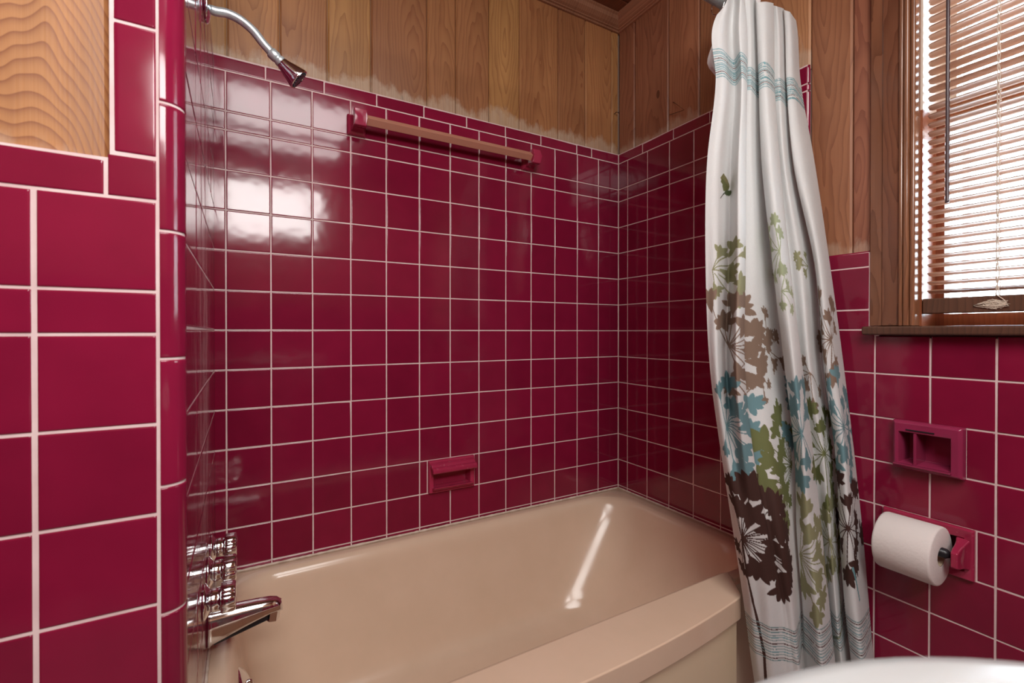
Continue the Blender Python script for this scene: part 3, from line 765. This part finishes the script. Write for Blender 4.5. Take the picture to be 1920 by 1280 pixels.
# ------------------------------------------------------------------ toilet paper holder and roll
th = tag(empty('toilet_paper_holder', (L, -(TPH[0]+TPH[1])/2, Z0+(TPH[2]+TPH[3])/2), (0, 0, -math.pi/2)), 'crimson ceramic toilet paper holder with a black spindle on the window wall', 'paper holder')
hw, hh_ = (TPH[1]-TPH[0])/2, (TPH[3]-TPH[2])/2
bm = bmesh.new(); loops = [O(1, 0.003), O(1, -0.006), O(0.96, -0.010)]
I2 = lambda e, y, dy=0: [(-hw+0.017+e, y, -hh_+0.017+e), (hw-0.017-e, y, -hh_+0.017+e), (hw-0.017-e, y, hh_-0.022-e), (-hw+0.017+e, y, hh_-0.022-e)]
loft(bm, loops + [I2(0, -0.006), I2(0.004, 0.012), I2(0.008, 0.040)], cap0=False)
o = new('frame', bm, M_FIX, th); bev(o, 0.002, 2, 25)
def ear(s):
    bm = bmesh.new(); xa, xb = (hw-0.031, hw-0.006) if s > 0 else (hw-0.017, hw-0.004)
    loops = []
    for y, z0_, z1_, xi in ((-0.004, -0.034, 0.034, 0.0), (-0.018, -0.028, 0.028, 0.004), (-0.034, -0.024, 0.024, 0.006), (-0.050, -0.022, 0.020, 0.007), (-0.062, -0.018, 0.014, 0.008)):
        loops.append([(s*(xa+xi), y, z0_), (s*(xb-xi*0.6), y, z0_), (s*(xb-xi*0.6), y, z1_), (s*(xa+xi), y, z1_)])
    loft(bm, loops); o = new('arm', bm, M_FIX, th); bev(o, 0.003, 3, 25)
ear(1); ear(-1)
RCY, RCZ = -0.050, 0.004
bm = bmesh.new(); lathe(bm, [(0.006, -hw+0.015), (0.009, -hw+0.018), (0.009, -0.01), (0.0105, -0.008), (0.0105, hw-0.033), (0.006, hw-0.026)], 20, (0, RCY, RCZ), (1, 0, 0)); new('spindle', bm, M_BLACK, th)
RX, RZ = L+RCY, Z0+(TPH[2]+TPH[3])/2-0.006
rl = tag(empty('toilet_roll', (RX, -(TPH[0]+TPH[1])/2+0.011, RZ)), 'white toilet paper roll on the black spindle', 'toilet roll')
bm = bmesh.new(); RR = 0.0635; hl = 0.053
prof = [(0.0205, -hl), (RR-0.004, -hl), (RR-0.001, -hl+0.0015), (RR, -hl+0.005), (RR, hl-0.005), (RR-0.001, hl-0.0015), (RR-0.004, hl), (0.0205, hl)]
n = 64; lps = []
for r, h in prof: lps.append([(r*math.cos(2*math.pi*i/n)*(1+0.006*math.sin(5*2*math.pi*i/n)), h, r*math.sin(2*math.pi*i/n)) for i in range(n)])
loft(bm, lps, cap0=False, cap1=False); new('paper', bm, M_PAPER, rl)
bm = bmesh.new(); lps = [[(r*math.cos(2*math.pi*i/32), h, r*math.sin(2*math.pi*i/32)) for i in range(32)] for r, h in ((0.0206, -hl+0.0005), (0.0206, hl-0.0005), (0.0192, hl-0.0005), (0.0192, -hl+0.0005), (0.0206, -hl+0.0005))]
loft(bm, lps, cap0=False, cap1=False); new('core', bm, M_CARD, rl)
for o in rl.children: o.location.z = 0

# ------------------------------------------------------------------ white basin in the foreground
sk = tag(empty('washbasin', (0.265, -1.615, 0)), 'rounded white porcelain washbasin rim blurred in the foreground', 'sink')
bm = bmesh.new(); zr = Z0-0.168; KR = 1.075; loops = []
def el(r, z, n=96):
    r *= KR
    return [(r*math.cos(2*math.pi*i/n), r*math.sin(2*math.pi*i/n), z) for i in range(n)]
for r, z in ((0.05, zr-0.19), (0.14, zr-0.17), (0.215, zr-0.11), (0.245, zr-0.055), (0.256, zr-0.030), (0.260, zr-0.018), (0.259, zr-0.009), (0.254, zr-0.003), (0.245, zr), (0.225, zr-0.001), (0.205, zr-0.004), (0.195, zr-0.010), (0.188, zr-0.025), (0.172, zr-0.075), (0.13, zr-0.115), (0.06, zr-0.13), (0.022, zr-0.132)):
    loops.append(el(r, z))
loft(bm, loops); new('bowl', bm, M_WHITE, sk)
bm = bmesh.new(); lathe(bm, [(0.11, 0.0), (0.10, 0.03), (0.07, 0.2), (0.065, 0.5), (0.09, Z0-0.165-0.165)], 40); new('pedestal', bm, M_WHITE, sk)
bm = bmesh.new(); lathe(bm, [(0.021, -0.003), (0.021, 0.001), (0.015, 0.002), (0.0005, 0.0)], 24, (0, 0, zr-0.131)); new('drain', bm, M_CHROME, sk)

# ------------------------------------------------------------------ nails in the panelling
q = at(1156, 215, 'y', 0.008)
n1 = tag(empty('wall_nail', (L-0.016, 0.0085, q[2])), 'bent nail stuck in the panelling right in the room corner', 'nail')
bm = bmesh.new(); tube(bm, [(0, 0.004, 0), (-0.002, -0.014, 0.002), (0.004, -0.022, -0.002)], 0.0014, 6); new('shank', bm, M_NAIL, n1)
bm = bmesh.new(); lathe(bm, [(0.0034, 0), (0.0034, 0.0012)], 10, (0.004, -0.022, -0.002), (0.5, -0.8, -0.2)); new('head', bm, M_NAIL, n1)
q1, q2, q3 = at(1262, 191, 'x', L+0.006), at(1283, 206, 'x', L-0.012), at(1256, 215, 'x', L+0.006)
hk = tag(new('wire_hook', tube(bmesh.new(), [q1, tuple(q2), q3], 0.0011, 6), M_NAIL), 'thin bent wire hook on the panelling above the tiles left of the curtain', 'hook')

# ------------------------------------------------------------------ shower rod, rings, liner, curtain
RY, RZ_ = -0.715, float(at(1352, 5, 'y', -0.715)[2])
rod = tag(empty('shower_rod', (L, RY, RZ_)), 'dull metal shower rod running above the tub to the window wall', 'curtain rod')
bm = bmesh.new(); tube(bm, [(-0.0005, 0, 0), (-L+0.042, 0, 0)], 0.0125, 20); new('rod', bm, M_CHROME2, rod)
bm = bmesh.new(); lathe(bm, [(0.019, -0.008), (0.019, 0.002), (0.016, 0.010), (0.0135, 0.012)], 28, (0, 0, 0), (-1, 0, 0)); new('end_flange', bm, M_CHROME, rod)
bm = bmesh.new(); lathe(bm, [(0.028, 0.0), (0.028, 0.004), (0.016, 0.014), (0.0135, 0.016)], 28, (-L+0.035, 0, 0), (1, 0, 0)); new('end_flange', bm, M_CHROME, rod)

VR = [-60, 10, 40, 150, 300, 500, 700, 850, 1000, 1150, 1220, 1330]
# columns: 0 left edge, 1 a, 2 a|b valley, 3 b ridge, 4 b right, 5 under, 6 c, 7 c|d valley, 8 d left, 9 d ridge, 10 d right, 11 under, 12 e, 13 e|f valley, 14 f left, 15 f, 16 right edge
U = {
 -60: [1362, 1368, 1378, 1388, 1396, 1395, 1406, 1416, 1420, 1436, 1450, 1448, 1456, 1466, 1468, 1474, 1480],
 10:  [1352, 1362, 1375, 1388, 1397, 1395, 1407, 1416, 1419, 1436, 1450, 1448, 1457, 1467, 1470, 1480, 1487],
 40:  [1339, 1355, 1372, 1387, 1400, 1397, 1408, 1417, 1420, 1436, 1451, 1449, 1460, 1470, 1472, 1483, 1493],
 150: [1342, 1358, 1377, 1391, 1401, 1398, 1409, 1422, 1423, 1438, 1452, 1450, 1463, 1474, 1475, 1488, 1501],
 300: [1326, 1348, 1370, 1385, 1399, 1396, 1410, 1427, 1429, 1447, 1462, 1459, 1472, 1486, 1488, 1506, 1527],
 500: [1323, 1345, 1366, 1382, 1398, 1394, 1420, 1448, 1450, 1468, 1482, 1479, 1503, 1526, 1529, 1543, 1557],
 700: [1332, 1348, 1363, 1380, 1397, 1395, 1432, 1472, 1473, 1490, 1506, 1503, 1522, 1542, 1549, 1567, 1584],
 850: [1352, 1364, 1378, 1394, 1412, 1414, 1448, 1489, 1490, 1508, 1525, 1522, 1545, 1564, 1567, 1585, 1602],
 1000:[1375, 1386, 1400, 1418, 1438, 1445, 1470, 1494, 1495, 1518, 1541, 1538, 1557, 1573, 1576, 1597, 1618],
 1150:[1397, 1410, 1426, 1444, 1464, 1474, 1490, 1503, 1508, 1532, 1556, 1553, 1570, 1585, 1587, 1609, 1631],
 1220:[1406, 1418, 1433, 1452, 1472, 1482, 1496, 1504, 1513, 1538, 1563, 1560, 1577, 1593, 1595, 1616, 1637],
 1330:[1422, 1434, 1449, 1468, 1488, 1498, 1510, 1518, 1528, 1553, 1578, 1575, 1592, 1606, 1608, 1629, 1650]}
DN = {   # towards the room, cm
 'top': [0.4, 1.4, -0.1, 3.0, 2.0, -0.3, 0.6, -0.4, 1.6, 3.2, 1.6, -0.3, 1.0, -0.3, 1.0, 2.0, 0.0],
 'mid': [-0.6, 0.4, -1.6, 2.4, 1.6, -1.4, -1.2, -2.0, 0.8, 2.6, 1.2, -1.4, 0.0, -2.0, 0.8, 1.6, -0.4],
 'low': [-1.8, -0.2, 0.6, 1.2, 1.4, 1.4, 1.8, -1.0, 0.2, 2.2, 0.8, -1.4, 0.3, -1.8, 0.5, 1.8, -0.6]}
def dn(v):
    T, M_, Lw = (np.array(DN[k_]) for k_ in ('top', 'mid', 'low'))
    if v < 150: return T
    if v < 400: f = (v-150)/250; return T*(1-f)+M_*f
    if v < 720: return M_
    if v < 950: f = (v-720)/230; f = f*f*(3-2*f); return M_*(1-f)+Lw*f
    return Lw
def cubic(xs, ys, x):
    """Catmull-Rom interpolation of ys (n, k) over xs"""
    xs = np.asarray(xs, float); ys = np.asarray(ys, float)
    m = np.zeros_like(ys); dx = np.diff(xs)[:, None]; dy = np.diff(ys, axis=0)/dx
    m[1:-1] = (dy[1:]*dx[:-1]+dy[:-1]*dx[1:])/(dx[1:]+dx[:-1]); m[0] = dy[0]; m[-1] = dy[-1]
    i = np.clip(np.searchsorted(xs, x)-1, 0, len(xs)-2); h = (xs[i+1]-xs[i])[:, None]; t = ((x-xs[i])[:, None])/h
    return (2*t**3-3*t**2+1)*ys[i]+(t**3-2*t**2+t)*h*m[i]+(-2*t**3+3*t**2)*ys[i+1]+(t**3-t**2)*h*m[i+1]
NV, NC = 1080, 560
vtop = np.interp(np.arange(17), [0, 0.6, 2, 4, 8, 9, 12, 15, 16], [27, 20, -46, -46, 4, 3, 12, 22, 38])
cc = np.linspace(0, 16, NC)
# more columns where the cloth is widest
Ug = np.array([U[v] for v in VR], float); Dg = np.array([dn(v) for v in VR])
tt_ = np.linspace(0, 1, NV)
VT = np.interp(cc, np.arange(17), vtop)
VV = VT[None, :] + (1330-VT[None, :])*tt_[:, None]
vv_rows = np.linspace(-60, 1330, 700)
Ur = cubic(VR, Ug, vv_rows); Dr = cubic(VR, Dg, vv_rows)
def colspl(A): return cubic(np.arange(17), A.T, cc).T
Uc = colspl(Ur); Dc = colspl(Dr)
fi = (VV+60)/(1390)*(len(vv_rows)-1); i0 = np.clip(fi.astype(int), 0, len(vv_rows)-2); ft = fi-i0
jj = np.arange(NC)[None, :].repeat(NV, 0)
UU = Uc[i0, jj]*(1-ft)+Uc[i0+1, jj]*ft; DD = (Dc[i0, jj]*(1-ft)+Dc[i0+1, jj]*ft)*0.01*np.interp(VV, [150, 420, 1000, 1330], [1.0, 1.45, 1.35, 1.35])
u0 = np.interp(VV, vv_rows, Uc[:, 0]); u1 = np.interp(VV, vv_rows, Uc[:, -1])
def rays(u, v):
    a = (u-960)/F; b = -(v-PPY)/F
    cp, sp_ = math.cos(PITCH), math.sin(PITCH)
    fwd = cp + b*sp_; up = -sp_ + b*cp; cy, sy = math.cos(YAW), math.sin(YAW)
    return np.stack([a*cy + fwd*sy, -a*sy + fwd*cy, up], -1)
dR = rays(u1, VV); yR = CAMY + (L-0.034-CAMX)/dR[..., 0]*dR[..., 1]
yL = np.interp(VV, [-60, 300, 600, 1100, 1330], [-0.738, -0.762, -0.782, -0.806, -0.812])
wfrac = np.clip((UU-u0)/(u1-u0), 0, 1)
yB = yL*(1-wfrac)+yR*wfrac - DD
# gentle cloth irregularity
yB += 0.0016*np.sin(cc[None, :]*2.9+VV*0.013)*np.clip((VV-100)/300, 0, 1)
dC = rays(UU, VV); tC = (yB-CAMY)/dC[..., 1]
PT = CAM + dC*tC[..., None]
PT[..., 0] = np.minimum(PT[..., 0], L-0.012)
verts = PT.reshape(-1, 3)
# fabric coordinate across the cloth
mid = PT[int(NV*0.72)]; S = np.concatenate([[0], np.cumsum(np.linalg.norm(np.diff(mid, axis=0), axis=1))])
SG = S[None, :].repeat(NV, 0); ZG = PT[..., 2]
COLR = np.ones((NV, NC, 3))*np.array([0.885, 0.90, 0.895])
rng = np.random.RandomState(11)
COLR *= (1+0.02*np.sin(ZG*5200)[..., None]*0+0.012*rng.randn(NV, NC, 1))
def fab(u, v):
    """fabric point (s, z) of the visible cloth at a photo pixel"""
    i = min(int((v+60)/1390*(len(vv_rows)-1)), len(vv_rows)-1)
    row = Uc[i]; near = Dc[i]
    cand = [(near[j], j) for j in range(NC-1) if (row[j]-u)*(row[j+1]-u) <= 0]
    j = max(cand)[1] if cand else int(np.argmin(abs(row-u)))
    r_ = int(np.argmin(abs(VV[:, j]-v)))
    return S[j], PT[r_, j, 2]
def window(s0, s1, z0, z1):
    c0, c1 = np.searchsorted(S, s0), np.searchsorted(S, s1)
    zc_ = ZG[:, min(max((c0+c1)//2, 0), NC-1)]
    rws = np.where((zc_ > z0-0.03) & (zc_ < z1+0.03))[0]
    if len(rws) == 0 or c1 <= c0: return None
    return slice(rws[0], rws[-1]+1), slice(max(c0, 0), c1)
def paint(mask, win, col, op=1.0):
    A_ = COLR[win]; A_[mask] = A_[mask]*(1-op)+np.array(col)*op
def petal(s, z, ang, ln, wd, col, op=1.0, pw=0.75):
    win = window(s-ln, s+ln, z-ln, z+ln)
    if win is None: return
    ds, dz = SG[win]-s, ZG[win]-z
    a = ds*math.cos(ang)+dz*math.sin(ang); b = -ds*math.sin(ang)+dz*math.cos(ang)
    q = a/ln
    m = (q > 0) & (q < 1) & (abs(b) < wd*np.power(np.clip(np.sin(np.pi*np.clip(q, 0, 1)**1.15), 0, 1), pw))
    paint(m, win, col, op)
def line(s0, z0, s1, z1, w_, col, w2=None):
    w2 = w2 or w_
    win = window(min(s0, s1)-w_, max(s0, s1)+w_, min(z0, z1)-w_, max(z0, z1)+w_)
    if win is None: return
    L2 = (s1-s0)**2+(z1-z0)**2
    t = np.clip(((SG[win]-s0)*(s1-s0)+(ZG[win]-z0)*(z1-z0))/L2, 0, 1)
    dd = np.hypot(SG[win]-s0-t*(s1-s0), ZG[win]-z0-t*(z1-z0))
    paint(dd < w_+(w2-w_)*t, win, col)
def floret(s, z, ang, R, col, rnd, op=1.0):
    n_ = rnd.choice((4, 5, 5, 6))
    petal(s-math.cos(ang)*R*0.6, z-math.sin(ang)*R*0.6, ang, R*1.2, R*0.26, col, op, 0.9)
    for k_ in range(n_):
        a = ang + (k_-(n_-1)/2)*rnd.uniform(0.55, 0.70)
        petal(s, z, a, R*rnd.uniform(0.72, 1.0), R*rnd.uniform(0.165, 0.22), col, op)
def flower(u, v, Rpx, col, seed, a0=0, a1=360, nf=11, stem=None):
    rnd = random.Random(seed); s, z = fab(u, v); k_ = 1/690.0; R = Rpx*k_; nf = int(nf*1.1)
    for i in range(nf):
        a = math.radians(a0+(a1-a0)*(i+0.5*rnd.random())/nf); rr_ = R*(0.42, 0.84, 0.72)[i % 3]*rnd.uniform(0.94, 1.08)
        fs, fz = s+rr_*math.cos(a), z+rr_*math.sin(a)
        line(s, z, fs, fz, 0.0013, col)
        floret(fs, fz, a+rnd.uniform(-0.3, 0.3), R*rnd.uniform(0.27, 0.34), col, rnd)
    if stem:
        pts = [(s, z)] + [fab(*q) for q in stem]
        for a, b in zip(pts, pts[1:]): line(*a, *b, 0.0030, col, 0.0042)
TA, BL, GR, BR = (0.36, 0.25, 0.185), (0.235, 0.42, 0.46), (0.235, 0.26, 0.10), (0.095, 0.042, 0.033)
PG, PG2, BLS = (0.50, 0.56, 0.36), (0.42, 0.42, 0.24), (0.27, 0.52, 0.56)
flower(1336, 505, 70, PG2, 1, -80, 80, 7)
flower(1462, 470, 62, PG, 2, 60, 300, 7); flower(1466, 545, 46, PG, 21, -100, 100, 5)
flower(1515, 500, 42, PG2, 3, 100, 250, 4)
flower(1366, 648, 92, TA, 4, -70, 130, 10); flower(1372, 700, 56, TA, 41, -100, 60, 5)
flower(1440, 655, 66, TA, 5, -60, 200, 7); flower(1430, 712, 40, TA, 51, -180, 0, 4)
flower(1559, 637, 84, TA, 6, 20, 300, 12); flower(1520, 700, 55, TA, 61, 120, 330, 6)
flower(1362, 800, 80, BL, 7, -110, 110, 11)
flower(1486, 872, 104, GR, 8, 95, 245, 10); flower(1468, 905, 60, GR, 81, 120, 330, 6)
flower(1504, 812, 92, BL, 9, 40, 320, 13)
flower(1546, 850, 88, GR, 10, 0, 360, 13)
flower(1582, 800, 90, BL, 12, 0, 360, 16)
flower(1391, 1009, 104, BR, 13, -70, 110, 16, stem=[(1400, 1075), (1412, 1130), (1424, 1180), (1433, 1225), (1437, 1290)]); flower(1391, 1009, 60, BR, 131, -140, -50, 3)
flower(1436, 1040, 66, BR, 132, -80, 60, 5)
flower(1500, 1040, 96, PG2, 14, -90, 90, 10, stem=[(1514, 1100)])
flower(1556, 1015, 80, PG2, 15, 0, 360, 11, stem=[(1575, 1100), (1578, 1180), (1566, 1240)])
flower(1590, 990, 88, BR, 16, 0, 360, 13)
p0, p1 = fab(1600, 1066), fab(1612, 1125); line(*p0, *p1, 0.0036, BLS)
# little green bird
s, z = fab(1361, 352); GB = (0.20, 0.21, 0.075)
petal(s-0.004, z-0.012, 1.3, 0.030, 0.0065, GB); petal(s+0.004, z, 2.0, 0.036, 0.008, (0.30, 0.27, 0.12)); petal(s+0.006, z+0.002, 2.6, 0.024, 0.006, GB)
petal(s-0.001, z-0.018, 0.9, 0.018, 0.0065, (0.12, 0.16, 0.07)); line(s-0.001, z-0.012, s-0.010, z-0.034, 0.0007, (0.08, 0.07, 0.04))
# woven bands
def band(z0, z1, n_, cols_, seed):
    rnd = random.Random(seed)
    for i in range(n_):
        zc_ = z0+(z1-z0)*i/(n_-1); hw_ = 0.00110*rnd.uniform(0.8, 1.25)
        col = cols_[i % len(cols_)]
        s_ = -0.02
        while s_ < S[-1]:
            e_ = s_+rnd.uniform(0.10, 0.40); dz_ = rnd.choice((0, 0, 0.0014, -0.0014))
            zwv = zc_+dz_+0.004*np.sin(SG*18+i*0.1)
            m = (abs(ZG-zwv) < hw_) & (SG > s_) & (SG < e_)
            COLR[m] = col; s_ = e_+rnd.uniform(0.002, 0.015)
DB = (0.12, 0.055, 0.05)
band(Z0+0.602, Z0+0.662, 13, [BLS, BLS, DB, BLS, BLS, BLS], 4)
band(Z0-0.770, Z0-0.688, 13, [(0.26, 0.42, 0.44), DB, (0.33, 0.47, 0.48), BLS, (0.30, 0.44, 0.46)], 9)
me = bpy.data.meshes.new('shower_curtain')
idx = np.arange(NV*NC).reshape(NV, NC)
faces = np.stack([idx[:-1, :-1], idx[1:, :-1], idx[1:, 1:], idx[:-1, 1:]], -1).reshape(-1, 4)
me.vertices.add(len(verts)); me.vertices.foreach_set('co', verts.astype(np.float32).ravel())
me.loops.add(faces.size); me.loops.foreach_set('vertex_index', faces.astype(np.int32).ravel())
me.polygons.add(len(faces)); me.polygons.foreach_set('loop_start', (np.arange(len(faces))*4).astype(np.int32))
me.polygons.foreach_set('loop_total', np.full(len(faces), 4, np.int32))
me.update(calc_edges=True); me.shade_smooth()
ca = me.color_attributes.new('print', 'FLOAT_COLOR', 'POINT')
ca.data.foreach_set('color', np.concatenate([COLR.reshape(-1, 3), np.ones((NV*NC, 1))], 1).astype(np.float32).ravel())
M_CURT = mat('printed_curtain_fabric', (0.8, 0.8, 0.8), 0.75); k = N(M_CURT)
at_ = k.n('ShaderNodeVertexColor'); at_.layer_name = 'print'; k.l(at_.outputs['Color'], k.b.inputs['Base Color'])
g = k.n('ShaderNodeNewGeometry'); wv = k.n('ShaderNodeTexWave'); wv.bands_direction = 'X'; wv.inputs['Scale'].default_value = 160; k.l(g.outputs['Position'], wv.inputs['Vector'])
k.bump(k.math('ADD', wv.outputs['Fac'], k.noise(g.outputs['Position'], 40, 3)), 0.25, 0.0006)
trn = k.n('ShaderNodeBsdfTranslucent'); k.l(at_.outputs['Color'], trn.inputs['Color'])
ms = k.n('ShaderNodeMixShader'); ms.inputs[0].default_value = 0.42
out = k.t.nodes['Material Output']; k.l(k.b.outputs[0], ms.inputs[1]); k.l(trn.outputs[0], ms.inputs[2]); k.l(ms.outputs[0], out.inputs['Surface'])
cu = tag(new('shower_curtain', me, M_CURT), 'white shower curtain printed with brown, green and blue flower heads, gathered at the rod end', 'shower curtain')
sol = cu.modifiers.new('thickness', 'SOLIDIFY'); sol.thickness = 0.0007; sol.offset = -1

# liner behind the curtain
LV = [-50, 20, 70, 95, 116, 132, 145, 200, 400, 700, 1000]
LU = [1368, 1352, 1341, 1331, 1325, 1331, 1346, 1352, 1342, 1346, 1388]
vsn = []; nr, ncl = 90, 26
for i in range(nr):
    v = -46+(1000+46)*(i/(nr-1))**1.6; ul = float(np.interp(v, LV, LU))
    for j in range(ncl):
        f = j/(ncl-1); u = ul+f*70; y = -0.690+0.006*math.cos(f*22) - 0.006*math.exp(-((v-112)/28)**2)*math.exp(-f*6)
        q = at(u, v, 'y', y); vsn.append(tuple(q))
fsn = [(i*ncl+j, (i+1)*ncl+j, (i+1)*ncl+j+1, i*ncl+j+1) for i in range(nr-1) for j in range(ncl-1)]
ml = bpy.data.meshes.new('shower_liner'); ml.from_pydata(vsn, [], fsn); ml.update(); ml.shade_smooth()
ln_ = tag(new('shower_liner', ml, M_LINER), 'plain white liner bulging out behind the top left edge of the curtain', 'curtain liner')
ln_.modifiers.new('thickness', 'SOLIDIFY').thickness = 0.0006

# rings that carry curtain and liner
for i, x in enumerate((1.135, 1.165, 1.20, 1.235, 1.27, 1.305, 1.335, 1.365)):
    bm = bmesh.new(); pts = []
    for t in range(25):
        a = 2*math.pi*t/24; pts.append((0.002*math.sin(a), 0.0185*math.cos(a), 0.024*math.sin(a)))
    tube(bm, pts, 0.0013, 6)
    tag(new('curtain_ring', bm, M_CHROME, None, (x, RY, RZ_-0.0105)), 'small metal ring on the shower rod hidden in the gathered curtain header', 'curtain ring', 'rings on the shower rod')
